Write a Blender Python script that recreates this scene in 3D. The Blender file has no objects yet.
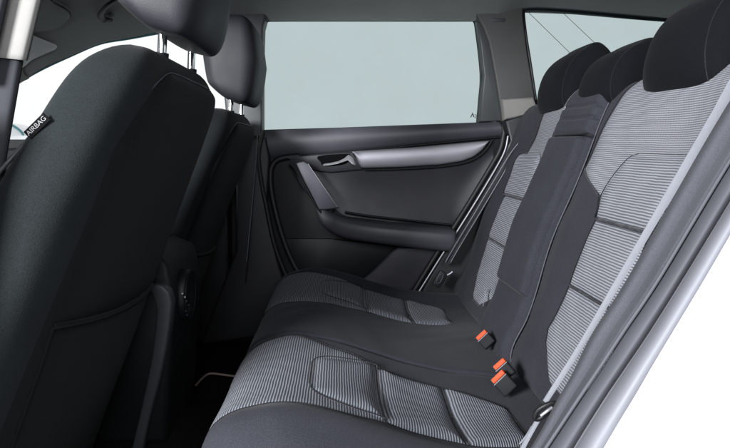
import bpy, bmesh, math, random
from mathutils import Vector, Matrix
random.seed(4)
# ------------------------------------------------------------------ camera, world, lamps, exposure
scene = bpy.context.scene
FPX = 560.0                                   # focal length in photo pixels (photo 730 x 448)
VX, VY = 339.0, 150.0                         # where the lines across the car meet
cam_d = bpy.data.cameras.new('camera')
cam = bpy.data.objects.new('camera', cam_d)
scene.collection.objects.link(cam)
cam.location = (0, 0, 0)
cam.rotation_euler = (math.radians(90), 0, 0)
cam_d.sensor_width = 36
cam_d.lens = FPX / 730 * 36
cam_d.shift_x = (365 - VX) / 730
cam_d.shift_y = -(224 - VY) / 730
cam_d.clip_start = 0.01
cam_d.clip_end = 200
scene.camera = cam
world = bpy.data.worlds.new('World')
scene.world = world
world.use_nodes = True
wb = world.node_tree.nodes['Background']
wb.inputs[0].default_value = (0.97, 1.0, 1.0, 1)
wb.inputs[1].default_value = 1.08
def area(name, loc, target, size, energy, color):
    l = bpy.data.lights.new(name, 'AREA'); l.shape = 'RECTANGLE'
    l.size, l.size_y = size; l.energy = energy; l.color = color
    o = bpy.data.objects.new(name, l); scene.collection.objects.link(o)
    o.location = loc
    o.rotation_euler = (Vector(target) - Vector(loc)).to_track_quat('-Z', 'Y').to_euler()
    return o
area('studio_softbox', (-1.45, -1.1, 0.55), (0.62, 1.2, -0.02), (0.55, 0.55), 215, (0.95, 0.965, 1.0))
area('added_windscreen_fill', (-3.2, 1.5, 0.2), (-0.6, 1.75, 0.48), (1.6, 0.7), 55, (0.93, 1.0, 0.98))  # added lamp, brightens the front roof lining through the windscreen
area('studio_fill_softbox', (0.1, -1.6, 0.75), (0.3, 1.9, 0.0), (1.3, 0.8), 34, (0.93, 0.94, 1.0))
scene.view_settings.view_transform = 'Standard'
scene.view_settings.look = 'None'
scene.view_settings.exposure = 0
scene.view_settings.gamma = 1
scene.cycles.max_bounces = 8
scene.cycles.transparent_max_bounces = 12

# ------------------------------------------------------------------ helpers
C = scene.collection
def at(px, py, y):
    return Vector(((px - VX) / FPX * y, y, (VY - py) / FPX * y))
def atx(px, py, y):
    v = at(px, py, y); return (v.x, v.z)
def thing(name, label, cat, loc=(0, 0, 0), group=None):
    o = bpy.data.objects.new(name, None); C.objects.link(o); o.location = loc
    o['label'] = label; o['category'] = cat
    if group: o['group'] = group
    o.empty_display_size = 0.05
    return o
def tag(o, label, cat, group=None):
    o['label'] = label; o['category'] = cat
    if group: o['group'] = group
    return o
def mesh_obj(name, verts, faces, mat, parent=None, smooth=True, uvs=None, angle=None):
    me = bpy.data.meshes.new(name)
    me.from_pydata([tuple(v) for v in verts], [], faces)
    me.update()
    if uvs:
        lay = me.uv_layers.new(name='UVMap')
        for p in me.polygons:
            for li, vi in zip(p.loop_indices, p.vertices):
                lay.data[li].uv = uvs[vi]
    if smooth: me.polygons.foreach_set('use_smooth', [True] * len(me.polygons))
    if angle is not None: me.set_sharp_from_angle(angle=math.radians(angle))
    o = bpy.data.objects.new(name, me); C.objects.link(o)
    me.materials.append(mat)
    if parent:
        o.parent = parent
        base = Vector(parent.matrix_basis.translation)
        p = parent.parent
        while p: base += p.matrix_basis.translation; p = p.parent
        for v in me.vertices: v.co = v.co - base
    return o
def lerp(a, b, t): return a + (b - a) * t
def pl(pts, x):                                # piecewise linear
    if x <= pts[0][0]: return pts[0][1]
    for (a, fa), (b, fb) in zip(pts, pts[1:]):
        if x <= b: return fa + (fb - fa) * (x - a) / (b - a)
    return pts[-1][1]
def sm(pts, x):                                # piecewise smoothstep
    if x <= pts[0][0]: return pts[0][1]
    for (a, fa), (b, fb) in zip(pts, pts[1:]):
        if x <= b:
            t = (x - a) / (b - a); t = t * t * (3 - 2 * t)
            return fa + (fb - fa) * t
    return pts[-1][1]
def bump(x, c, w):
    d = (x - c) / w
    return math.exp(-d * d)
def catmull(pts, n=8, closed=False):
    pts = [Vector(p) for p in pts]; out = []; N = len(pts)
    rng = N if closed else N - 1
    for i in range(rng):
        p1, p2 = pts[i], pts[(i + 1) % N]
        p0 = pts[(i - 1) % N] if (closed or i > 0) else p1 * 2 - p2
        p3 = pts[(i + 2) % N] if (closed or i + 2 < N) else p2 * 2 - p1
        for k in range(n):
            t = k / n
            out.append(0.5 * ((2 * p1) + (-p0 + p2) * t + (2 * p0 - 5 * p1 + 4 * p2 - p3) * t * t + (-p0 + 3 * p1 - 3 * p2 + p3) * t ** 3))
    if not closed: out.append(pts[-1])
    return out
def tube(name, pts, r, mat, parent=None, n=10, r2=None, smooth_n=6, closed=False):
    P = catmull(pts, smooth_n, closed) if smooth_n > 1 else [Vector(p) for p in pts]
    vs = []; fs = []; M = len(P); up = Vector((0, 1, 0.01)).normalized()
    for i, p in enumerate(P):
        if closed: t = (P[(i + 1) % M] - P[i - 1])
        else: t = (P[min(i + 1, M - 1)] - P[max(i - 1, 0)])
        t.normalize()
        a = t.cross(up)
        if a.length < 1e-4: a = t.cross(Vector((1, 0, 0)))
        a.normalize(); b = t.cross(a)
        for k in range(n):
            th = 2 * math.pi * k / n
            vs.append(p + a * math.cos(th) * r + b * math.sin(th) * (r2 or r))
    for i in range(M if closed else M - 1):
        for k in range(n):
            j = (i + 1) % M
            fs.append((i * n + k, i * n + (k + 1) % n, j * n + (k + 1) % n, j * n + k))
    if not closed:
        fs.append(tuple(range(n - 1, -1, -1))); fs.append(tuple((M - 1) * n + k for k in range(n)))
    return mesh_obj(name, vs, fs, mat, parent, angle=50)
def prism(name, poly, y0, y1, mat, parent=None, bev=0.003, seg=2, smooth_poly=0, angle=40, shear=None):
    """polygon in (x,z); y0 = face toward the camera, y1 = back."""
    if smooth_poly: poly = [(v.x, v.y) for v in catmull([(p[0], p[1], 0) for p in poly], smooth_poly, True)]
    bm = bmesh.new()
    f = [bm.verts.new((x, y0 + (shear(x, z) if shear else 0), z)) for x, z in poly]
    b = [bm.verts.new((x, y1 + (shear(x, z) if shear else 0), z)) for x, z in poly]
    n = len(poly)
    bm.faces.new(f); bm.faces.new(b[::-1])
    for i in range(n): bm.faces.new((f[i], b[i], b[(i + 1) % n], f[(i + 1) % n]))
    bmesh.ops.recalc_face_normals(bm, faces=bm.faces)
    if bev:
        fs = set(f); eds = [e for e in bm.edges if e.verts[0] in fs and e.verts[1] in fs]
        bmesh.ops.bevel(bm, geom=eds, offset=bev, segments=seg, profile=0.5, affect='EDGES')
    bmesh.ops.triangulate(bm, faces=[fc for fc in bm.faces if len(fc.verts) > 4])
    vs = [v.co.copy() for v in bm.verts]
    bm.verts.index_update()
    fcs = [[v.index for v in fc.verts] for fc in bm.faces]
    bm.free()
    return mesh_obj(name, vs, fcs, mat, parent, angle=angle)
def box_bm(bm, size, M, bev=0.002, seg=2):
    r = bmesh.ops.create_cube(bm, size=1)
    vs = r['verts']
    for v in vs: v.co = Vector((v.co.x * size[0], v.co.y * size[1], v.co.z * size[2]))
    es = list({e for v in vs for e in v.link_edges})
    if bev:
        r = bmesh.ops.bevel(bm, geom=es, offset=bev, segments=seg, profile=0.5, affect='EDGES')
        vs = list({v for v in r['verts']} | {v for f in r['faces'] for v in f.verts} | {v for v in vs if v.is_valid})
    for v in vs: v.co = M @ v.co
def box(name, size, M, mat, parent=None, bev=0.002, seg=2):
    bm = bmesh.new(); box_bm(bm, size, M, bev, seg)
    bm.verts.index_update()
    vs = [v.co.copy() for v in bm.verts]; fs = [[v.index for v in f.verts] for f in bm.faces]; bm.free()
    return mesh_obj(name, vs, fs, mat, parent, angle=40)
def T(x, y, z): return Matrix.Translation((x, y, z))
def frame(o, xa, ya):
    xa = Vector(xa).normalized(); ya = Vector(ya); ya = (ya - xa * ya.dot(xa)).normalized(); za = xa.cross(ya)
    M = Matrix((xa, ya, za)).transposed().to_4x4(); M.translation = Vector(o); return M
def loft_y(name, rings, mat, parent=None, caps=True, angle=None):
    n = len(rings[0]); vs = [p for r in rings for p in r]; fs = []
    for i in range(len(rings) - 1):
        for k in range(n):
            fs.append((i * n + k, i * n + (k + 1) % n, (i + 1) * n + (k + 1) % n, (i + 1) * n + k))
    if caps:
        fs.append(tuple(range(n - 1, -1, -1))); fs.append(tuple((len(rings) - 1) * n + k for k in range(n)))
    return mesh_obj(name, vs, fs, mat, parent, angle=angle)
def grid(name, rows, mat, parent=None, uv=None, angle=None, thick=0.0, tdir=None):
    nr, nc = len(rows), len(rows[0])
    vs = [p for r in rows for p in r]; fs = []
    for i in range(nr - 1):
        for j in range(nc - 1):
            fs.append((i * nc + j, i * nc + j + 1, (i + 1) * nc + j + 1, (i + 1) * nc + j))
    uvs = [p for r in uv for p in r] if uv else None
    if thick:
        N = len(vs); d = Vector(tdir) * thick
        vs += [v + d for v in vs]
        if uvs: uvs += uvs
        fs += [tuple(k + N for k in f[::-1]) for f in fs]
        bd = [j for j in range(nc)] + [i * nc + nc - 1 for i in range(1, nr)] + [(nr - 1) * nc + j for j in range(nc - 2, -1, -1)] + [i * nc for i in range(nr - 2, 0, -1)]
        for a, b in zip(bd, bd[1:] + bd[:1]): fs.append((a, a + N, b + N, b))
    return mesh_obj(name, vs, fs, mat, parent, uvs=uvs, angle=angle)

class Prof:                                     # a curve in the x-z plane, swept along y
    def __init__(s, pts, n=10, flip=1):
        P = catmull([(x, 0, z) for x, z in pts], n); s.P = P; s.L = [0]
        for a, b in zip(P, P[1:]): s.L.append(s.L[-1] + (b - a).length)
        s.len = s.L[-1]; s.N = []
        for i in range(len(P)):
            t = (P[min(i + 1, len(P) - 1)] - P[max(i - 1, 0)]).normalized()
            s.N.append(Vector((-t.z, 0, t.x)) * flip)
    def __call__(s, v):
        v = max(0, min(s.len, v))
        lo = 0; hi = len(s.L) - 1
        while hi - lo > 1:
            m = (lo + hi) // 2
            if s.L[m] <= v: lo = m
            else: hi = m
        t = (v - s.L[lo]) / max(1e-9, s.L[hi] - s.L[lo])
        return s.P[lo].lerp(s.P[hi], t), s.N[lo].lerp(s.N[hi], t).normalized()
    def find(s, key, val, start=0.0):           # arclength where coordinate (0=x, 2=z) first reaches val
        best = None
        for i in range(len(s.P) - 1):
            a, b = s.P[i][key], s.P[i + 1][key]
            if s.L[i] >= start and (a - val) * (b - val) <= 0 and a != b:
                return s.L[i] + (s.L[i + 1] - s.L[i]) * (val - a) / (b - a)
        return min(zip(s.L, s.P), key=lambda q: abs(q[1][key] - val))[0]
def rnd(d, r):
    if d >= r: return 0.0
    return -r * (1 - math.sqrt(max(0, 1 - (1 - max(d, 0) / r) ** 2)))
def wrinkle(u, v):
    return 0.0005 * math.sin(31 * u + 17 * v + 2 * math.sin(23 * v)) + 0.0004 * math.sin(57 * v - 43 * u + 3 * math.sin(19 * u))
def slab(name, prof, H, u0, u1, v0, v1, mat, parent=None, ru=0.03, rv=0.03, depth=0.06, nu=50, nv=60, flip=False):
    rows = []; uv = []; back = []
    for i in range(nv + 1):
        v = lerp(v0, v1, i / nv); p, n = prof(v); row = []; ruv = []; br = []
        for j in range(nu + 1):
            t = j / nu; t = t - math.sin(4 * math.pi * t) * 0.0; u = lerp(u0, u1, t)
            h = H(u, v) + rnd(min(u - u0, u1 - u) + 1e-4, ru) + rnd(min(v - v0, v1 - v) + 1e-4, rv) + wrinkle(u, v)
            q = p + n * h; q.y = u; row.append(q); ruv.append((u, v))
            q = p - n * depth; q.y = u; br.append(q)
        rows.append(row); uv.append(ruv); back.append(br)
    nr, nc = nv + 1, nu + 1
    vs = [p for r in rows for p in r]; uvs = [p for r in uv for p in r]; fs = []
    for i in range(nr - 1):
        for j in range(nc - 1): fs.append((i * nc + j, i * nc + j + 1, (i + 1) * nc + j + 1, (i + 1) * nc + j))
    N = len(vs); vs += [p for r in back for p in r]; uvs += uvs
    fs += [tuple(k + N for k in f[::-1]) for f in fs]
    bd = [j for j in range(nc)] + [i * nc + nc - 1 for i in range(1, nr)] + [(nr - 1) * nc + j for j in range(nc - 2, -1, -1)] + [i * nc for i in range(nr - 2, 0, -1)]
    for a, b in zip(bd, bd[1:] + bd[:1]): fs.append((a, a + N, b + N, b))
    return mesh_obj(name, vs, fs, mat, parent, uvs=uvs, angle=60)
def panel(name, prof, H, lo, hi, v0, v1, mat, parent=None, seam=0.0078, lift=0.004, edge=0.010, nu=56, nv=70, sink=0.003, corner0=0, corner1=0, wr=True):
    """soft sewn-on panel; lo(v), hi(v) give its side borders"""
    rows = []; uv = []
    for i in range(nv + 1):
        s = i / nv; s = 0.5 - 0.5 * math.cos(math.pi * s) if nv < 30 else s
        v = lerp(v0, v1, s); p, n = prof(v)
        a, b = lo(v), hi(v); m = (a + b) / 2; w = (b - a) / 2
        for c, d in ((corner0, v - v0), (corner1, v1 - v)):
            if c and d < c: w -= c * (1 - math.sqrt(max(0, 1 - (1 - d / c) ** 2)))
        row = []; ruv = []
        for j in range(nu + 1):
            t = j / nu * 2 - 1; t = math.sin(t * math.pi / 2) * 0.35 + t * 0.65; u = m + w * t
            d = min(w * (1 - abs(t)), v - v0, v1 - v); d = max(d, 0)
            h = H(u, v) - sink + (lift + sink) * (1 - math.exp(-d / edge)) + (wrinkle(u, v) if wr else 0)
            if d <= 1e-6: h -= 0.004
            q = p + n * h; q.y = u; row.append(q); ruv.append((u, v))
        rows.append(row); uv.append(ruv)
    g = grid(name, rows, mat, parent, uv=uv)
    if seam:
        pts = []
        for r in rows[::3]: pts.append((r[0], r[1]))
        for k in range(0, nu, 3): pts.append((rows[-1][k], rows[-2][k]))
        for r in rows[::-3]: pts.append((r[-1], r[-2]))
        for k in range(nu, 0, -3): pts.append((rows[0][k], rows[1][k]))
        P = []
        for p, q in pts:
            if not P or (p - P[-1]).length > 0.002:
                _, n = prof(nearest_v(prof, p)); P.append(p + n * seam)
        tube('seam', P, 0.0009, M_SEAM, g, closed=True, smooth_n=1, n=6)
    return g
def nearest_v(prof, p):
    i = min(range(len(prof.P)), key=lambda k: (prof.P[k].x - p.x) ** 2 + (prof.P[k].z - p.z) ** 2)
    return prof.L[i]

# ------------------------------------------------------------------ materials
def new_mat(name):
    m = bpy.data.materials.new(name); m.use_nodes = True
    nt = m.node_tree; return m, nt, nt.nodes['Principled BSDF']
def plastic(name, col, rough=0.45, grain=900, bstr=0.12, metal=0.0, var=0.12, spec=0.5, coat=0.0):
    m, nt, p = new_mat(name); N = nt.nodes; L = nt.links
    tc = N.new('ShaderNodeTexCoord'); no = N.new('ShaderNodeTexNoise'); no.inputs['Scale'].default_value = grain
    no.inputs['Detail'].default_value = 2
    L.new(tc.outputs['Object'], no.inputs['Vector'])
    n2 = N.new('ShaderNodeTexNoise'); n2.inputs['Scale'].default_value = 14; n2.inputs['Detail'].default_value = 5
    L.new(tc.outputs['Object'], n2.inputs['Vector'])
    mx = N.new('ShaderNodeMix'); mx.data_type = 'RGBA'
    mx.inputs['A'].default_value = (*[c * (1 - var) for c in col], 1); mx.inputs['B'].default_value = (*[min(1, c * (1 + var)) for c in col], 1)
    L.new(n2.outputs['Fac'], mx.inputs['Factor']); L.new(mx.outputs['Result'], p.inputs['Base Color'])
    mr = N.new('ShaderNodeMapRange'); mr.inputs['To Min'].default_value = max(0.02, rough - 0.07); mr.inputs['To Max'].default_value = rough + 0.07
    L.new(n2.outputs['Fac'], mr.inputs['Value']); L.new(mr.outputs['Result'], p.inputs['Roughness'])
    p.inputs['Metallic'].default_value = metal; p.inputs['Specular IOR Level'].default_value = spec
    p.inputs['Coat Weight'].default_value = coat
    if bstr:
        b = N.new('ShaderNodeBump'); b.inputs['Strength'].default_value = bstr; b.inputs['Distance'].default_value = 0.001
        L.new(no.outputs['Fac'], b.inputs['Height']); L.new(b.outputs['Normal'], p.inputs['Normal'])
    return m
def fabric(name, col, sheen=0.25, scale=1.0, bstr=0.5, lo=0.6, hi=1.42):
    m, nt, p = new_mat(name); N = nt.nodes; L = nt.links
    tc = N.new('ShaderNodeTexCoord')
    no = N.new('ShaderNodeTexNoise'); no.inputs['Scale'].default_value = 760 * scale; no.inputs['Detail'].default_value = 3
    L.new(tc.outputs['Object'], no.inputs['Vector'])
    w = N.new('ShaderNodeTexVoronoi'); w.inputs['Scale'].default_value = 620 * scale
    L.new(tc.outputs['Object'], w.inputs['Vector'])
    n2 = N.new('ShaderNodeTexNoise'); n2.inputs['Scale'].default_value = 9; n2.inputs['Detail'].default_value = 6
    L.new(tc.outputs['Object'], n2.inputs['Vector'])
    m3 = N.new('ShaderNodeMath'); m3.operation = 'MULTIPLY'; m3.inputs[1].default_value = 0.30; L.new(n2.outputs['Fac'], m3.inputs[0])
    ad = N.new('ShaderNodeMath'); ad.operation = 'MULTIPLY_ADD'; ad.inputs[1].default_value = 1.0
    L.new(no.outputs['Fac'], ad.inputs[0]); L.new(m3.outputs[0], ad.inputs[2])
    mr = N.new('ShaderNodeMapRange'); mr.inputs['From Min'].default_value = 0.42; mr.inputs['From Max'].default_value = 0.88
    L.new(ad.outputs[0], mr.inputs['Value'])
    mx = N.new('ShaderNodeMix'); mx.data_type = 'RGBA'
    mx.inputs['A'].default_value = (*[c * lo for c in col], 1); mx.inputs['B'].default_value = (*[c * hi for c in col], 1)
    L.new(mr.outputs['Result'], mx.inputs['Factor']); L.new(mx.outputs['Result'], p.inputs['Base Color'])
    p.inputs['Roughness'].default_value = 0.9; p.inputs['Specular IOR Level'].default_value = 0.1
    p.inputs['Sheen Weight'].default_value = sheen; p.inputs['Sheen Roughness'].default_value = 0.4
    b = N.new('ShaderNodeBump'); b.inputs['Strength'].default_value = bstr; b.inputs['Distance'].default_value = 0.0008
    L.new(w.outputs['Distance'], b.inputs['Height']); L.new(b.outputs['Normal'], p.inputs['Normal'])
    return m
def ribbed(name, light, dark, period=0.0066, thread=0.0021, wob=0.0006, honey=0.35, sheen=0.05):
    m, nt, p = new_mat(name); N = nt.nodes; L = nt.links
    def M(op, a=None, b=None, c=None):
        n = N.new('ShaderNodeMath'); n.operation = op
        for i, v in enumerate((a, b, c)):
            if v is None: continue
            if isinstance(v, (int, float)): n.inputs[i].default_value = v
            else: L.new(v, n.inputs[i])
        return n.outputs[0]
    uv = N.new('ShaderNodeUVMap'); uv.uv_map = 'UVMap'
    sp = N.new('ShaderNodeSeparateXYZ'); L.new(uv.outputs['UV'], sp.inputs[0])
    U, V = sp.outputs['X'], sp.outputs['Y']
    nz = N.new('ShaderNodeTexNoise'); nz.inputs['Scale'].default_value = 45; nz.inputs['Detail'].default_value = 2
    L.new(uv.outputs['UV'], nz.inputs['Vector'])
    Vw = M('ADD', V, M('MULTIPLY', M('SUBTRACT', nz.outputs['Fac'], 0.5), wob * 4))
    row = M('FLOOR', M('DIVIDE', Vw, period))
    rib = M('SINE', M('MULTIPLY', Vw, 2 * math.pi / period))
    ush = M('ADD', U, M('MULTIPLY', M('FLOORED_MODULO', row, 2), thread / 2))
    th = M('SINE', M('MULTIPLY', ush, 2 * math.pi / thread))
    h = M('ADD', rib, M('MULTIPLY', th, honey))
    mr = N.new('ShaderNodeMapRange'); mr.interpolation_type = 'SMOOTHSTEP'
    mr.inputs['From Min'].default_value = -0.65; mr.inputs['From Max'].default_value = 0.45
    L.new(h, mr.inputs['Value'])
    fine = N.new('ShaderNodeTexNoise'); fine.inputs['Scale'].default_value = 900; L.new(uv.outputs['UV'], fine.inputs['Vector'])
    mx = N.new('ShaderNodeMix'); mx.data_type = 'RGBA'
    mx.inputs['A'].default_value = (*dark, 1); mx.inputs['B'].default_value = (*light, 1)
    f2 = M('MULTIPLY', mr.outputs['Result'], M('MULTIPLY_ADD', fine.outputs['Fac'], 0.9, 0.5))
    L.new(f2, mx.inputs['Factor']); mx.clamp_factor = True
    L.new(mx.outputs['Result'], p.inputs['Base Color'])
    p.inputs['Roughness'].default_value = 0.85; p.inputs['Specular IOR Level'].default_value = 0.2
    p.inputs['Sheen Weight'].default_value = sheen
    b = N.new('ShaderNodeBump'); b.inputs['Strength'].default_value = 0.7; b.inputs['Distance'].default_value = 0.0012
    L.new(h, b.inputs['Height']); L.new(b.outputs['Normal'], p.inputs['Normal'])
    return m
def glass(name, tint, refl=0.06):
    m = bpy.data.materials.new(name); m.use_nodes = True; nt = m.node_tree; N = nt.nodes; L = nt.links
    N.clear(); out = N.new('ShaderNodeOutputMaterial'); t = N.new('ShaderNodeBsdfTransparent'); g = N.new('ShaderNodeBsdfGlossy')
    tc = N.new('ShaderNodeTexCoord'); no = N.new('ShaderNodeTexNoise'); no.inputs['Scale'].default_value = 6; no.inputs['Detail'].default_value = 3
    L.new(tc.outputs['Object'], no.inputs['Vector'])
    mc = N.new('ShaderNodeMix'); mc.data_type = 'RGBA'
    mc.inputs['A'].default_value = (*[c * 0.965 for c in tint], 1); mc.inputs['B'].default_value = (*[min(1, c * 1.02) for c in tint], 1)
    L.new(no.outputs['Fac'], mc.inputs['Factor']); L.new(mc.outputs['Result'], t.inputs['Color'])
    g.inputs['Roughness'].default_value = 0.14
    mx = N.new('ShaderNodeMixShader'); mx.inputs[0].default_value = refl
    L.new(t.outputs[0], mx.inputs[1]); L.new(g.outputs[0], mx.inputs[2]); L.new(mx.outputs[0], out.inputs['Surface'])
    return m
M_BLACK = fabric('black_seat_fabric', (0.029, 0.030, 0.037), sheen=0.05)
M_FRONT = fabric('front_seat_fabric', (0.0115, 0.0140, 0.0148), sheen=0.04, bstr=0.3)
M_PANEL = fabric('front_seat_back_panel_fabric', (0.0060, 0.0072, 0.0078), sheen=0.04)
M_HEAD = fabric('headrest_fabric', (0.0052, 0.0056, 0.0075), sheen=0.02, scale=1.3)
M_SEAM = fabric('dark_seam_thread', (0.012, 0.012, 0.015))
M_RIB = ribbed('ribbed_grey_fabric', (0.33, 0.34, 0.375), (0.088, 0.092, 0.105), period=0.0054, thread=0.0018, honey=0.5)
M_RIBF = ribbed('fine_ribbed_grey_fabric', (0.33, 0.34, 0.37), (0.075, 0.078, 0.09), period=0.0044, thread=0.0036, honey=0.75)
M_RIBC = ribbed('ribbed_seat_fabric', (0.22, 0.235, 0.265), (0.042, 0.045, 0.054), period=0.0048, thread=0.0018, honey=0.22)
M_DPL = plastic('dark_door_plastic', (0.011, 0.0115, 0.0135), 0.5)
M_BLK = plastic('black_plastic', (0.007, 0.008, 0.009), 0.5, spec=0.35)
M_LEA = plastic('dark_vinyl', (0.015, 0.015, 0.021), 0.42, grain=420, bstr=0.3)
M_ARM = plastic('armrest_vinyl', (0.058, 0.058, 0.070), 0.45, grain=420, bstr=0.3)
M_SILV = plastic('brushed_silver_inlay', (0.42, 0.42, 0.46), 0.46, bstr=0.04, metal=0.6, var=0.05)
M_CHR = plastic('chrome', (0.85, 0.86, 0.88), 0.12, bstr=0, metal=1.0, var=0.03)
M_GREYP = plastic('grey_pillar_plastic', (0.045, 0.05, 0.053), 0.45)
M_HLIN = fabric('headliner_cloth', (0.27, 0.285, 0.275), sheen=0.0, bstr=0.25, lo=0.88, hi=1.1)
M_PILL = plastic('pale_pillar_trim', (0.21, 0.205, 0.195), 0.8, spec=0.15)
M_CPIL = plastic('grey_c_pillar_trim', (0.055, 0.057, 0.055), 0.6)
M_CARP = fabric('black_carpet', (0.004, 0.004, 0.0045), sheen=0.0, scale=0.5, bstr=1.0)
M_RUB = plastic('black_rubber', (0.010, 0.010, 0.011), 0.55, bstr=0.05)
M_PAINT = plastic('white_car_paint', (0.80, 0.80, 0.82), 0.28, bstr=0, var=0.01, coat=0.6)
M_FRAMEP = plastic('shaded_aperture_frame', (0.165, 0.168, 0.188), 0.58, bstr=0.03)  # white body paint, its shade put into a grey-lilac colour
M_TRIMG = fabric('grey_arch_trim', (0.066, 0.068, 0.078), sheen=0.02, bstr=0.3, lo=0.8, hi=1.2)
M_SEAL = plastic('grey_door_seal', (0.060, 0.063, 0.073), 0.7)
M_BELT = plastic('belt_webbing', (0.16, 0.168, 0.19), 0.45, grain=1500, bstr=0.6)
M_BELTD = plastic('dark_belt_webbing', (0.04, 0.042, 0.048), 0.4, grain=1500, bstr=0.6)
M_RED = plastic('red_button', (0.50, 0.050, 0.004), 0.7, bstr=0.03)
M_GLASS = glass('tinted_glass', (0.695, 0.745, 0.753), 0.012)
M_GLASSC = glass('clear_glass', (1.0, 1.0, 1.0), 0.005)
M_GEDGE = plastic('green_glass_edge', (0.10, 0.25, 0.27), 0.25, bstr=0)
M_WHITE = plastic('white_print', (0.6, 0.6, 0.6), 0.6, bstr=0)
M_GREYPR = plastic('grey_print', (0.06, 0.07, 0.075), 0.6, bstr=0)
M_TAG = plastic('tag_lettering_grey', (0.22, 0.22, 0.22), 0.8, bstr=0)
M_LEV = plastic('satin_silver_lever', (0.55, 0.55, 0.58), 0.4, bstr=0, metal=0.5, var=0.02)
M_BUCK = plastic('matte_buckle_plastic', (0.010, 0.010, 0.012), 0.65, spec=0.15)
M_PLOW = plastic('matte_lower_trim', (0.030, 0.031, 0.036), 0.75, spec=0.15)
M_FLOOR = plastic('studio_floor_white', (0.40, 0.41, 0.42), 0.6, grain=40, bstr=0.02)
M_STITCH = plastic('pale_edging', (0.28, 0.22, 0.19), 0.7, bstr=0)
M_ORANGE = plastic('orange_print', (0.8, 0.55, 0.03), 0.6, bstr=0)

# ------------------------------------------------------------------ setting
st = mesh_obj('studio_floor', [(-12, -8, -0.95), (12, -8, -0.95), (12, 14, -0.95), (-12, 14, -0.95)], [(0, 1, 2, 3)], M_FLOOR, smooth=False)
st['kind'] = 'structure'
wl = mesh_obj('light_blocker_wall', [(-9, -2.6, -0.95), (9, -2.6, -0.95), (9, -2.6, 4), (-9, -2.6, 4)], [(0, 1, 2, 3)], plastic('dark_blocker_wall', (0.05, 0.05, 0.055), 0.9, bstr=0), smooth=False)  # unseen dark wall added behind the camera to block world light
wl['kind'] = 'structure'

# ------------------------------------------------------------------ car body shell
body = thing('car_body', 'white car shell with pale grey roof lining seen through its open rear doorway', 'car body', (0.3, 1.365, -0.85))
# roof lining: a sheet whose far edge follows the window tops, falling along the windscreen pillar
edge_pts = [(-1.45, 0.10), (-1.17, 0.256), (-1.095, 0.305), (-0.985, 0.352), (-0.875, 0.397), (-0.765, 0.417), (-0.637, 0.443), (-0.45, 0.463), (-0.28, 0.474), (0.52, 0.475), (0.60, 0.482), (0.69, 0.508), (0.85, 0.503), (1.15, 0.478), (1.55, 0.45)]
ep = catmull([(x, 0, z) for x, z in edge_pts], 6)
def edge_z(x):
    for p, q in zip(ep, ep[1:]):
        if p.x <= x <= q.x: return lerp(p.z, q.z, (x - p.x) / (q.x - p.x))
    return ep[0].z if x < ep[0].x else ep[-1].z
def roof_z(x, y):
    zc = sm([(-1.2, 0.465), (-0.45, 0.558), (0.6, 0.56), (1.6, 0.48)], x)
    d = min(2.075 - y, (y - 0.70) * 1.6)
    w = math.sin(math.pi / 2 * min(1, max(0, d) / 0.42)) ** 0.85
    return lerp(edge_z(x), zc, w)
def on_roof(px, py, off=0.006):
    y = 1.2
    while y < 2.07:
        q = at(px, py, y)
        if q.z >= 0 and q.z < roof_z(q.x, y) - off: pass
        else: break
        y += 0.004
    lo = 1.2; best = None; y = 2.07
    while y > 1.2:
        q = at(px, py, y)
        if q.z < roof_z(q.x, y) - off: best = q; break
        y -= 0.004
    return best or at(px, py, 1.9)
rows = []
for i in range(96):
    x = lerp(-1.17, 1.55, i / 95); row = []
    for k in range(40):
        d = k / 39; y = 2.075 - 1.355 * (d ** 1.5 if d < 0.5 else d ** 1.5)
        row.append(Vector((x, y, roof_z(x, y))))
    rows.append(row)
hl = grid('headliner', rows, M_HLIN, body, thick=0.02, tdir=(0, 0, 1))
# outer roof skin, above
rows = []
for i in range(25):
    x = -1.5 + 3.2 * i / 24; row = []
    for j in range(13):
        y = 0.66 + 1.5 * j / 12
        row.append(Vector((x, y, 0.66 - 0.11 * ((y - 1.41) / 0.75) ** 2 - max(0, -0.6 - x) ** 1.5 * 0.5 - 0.03 * max(0, x))))
    rows.append(row)
grid('roof_skin', rows, M_PAINT, body, thick=0.008, tdir=(0, 0, 1))
# windscreen pillar cover with light painted in, and green glass edge under the lining
gp = [at(130, 38.2, 2.09), at(100, 43.5, 2.09), at(70, 56, 2.09), at(40, 70, 2.09), at(16, 84, 2.09), at(-10, 100, 2.09)]
tube('front_window_edge', [at(172, 30.5, 2.09)] + gp, 0.006, M_GEDGE, body, r2=0.006)
tube('window_seal', [p + Vector((0, -0.012, 0.012)) for p in [at(172, 31, 2.09)] + gp], 0.0045, M_PILL, body)
def plate(name, pts, mat, parent, thick=0.012, down=(0, -0.25, -1)):
    P = catmull(pts, 4, True); c = sum(P, Vector()) / len(P); d = Vector(down).normalized() * thick
    rings = []
    for k, o in ((1.0, -0.4), (1.0, 0.3), (0.985, 0.8), (0.95, 1.0), (0.6, 1.0), (0.2, 1.0)):
        rings.append([c + (p - c) * k + d * o for p in P])
    return loft_y(name, rings, mat, parent, angle=40)
plate('windscreen_pillar_cover', [on_roof(x, y, 0.010) for x, y in ((20, 30), (34, 36.5), (46, 41.5), (57, 47), (45, 53), (32, 59), (20, 66))], plastic('windscreen_lit_trim', (0.6, 0.62, 0.62), 0.7), body, 0.006)  # lighter copy of the pillar trim, windscreen light put into its colour
rows = []
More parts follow.
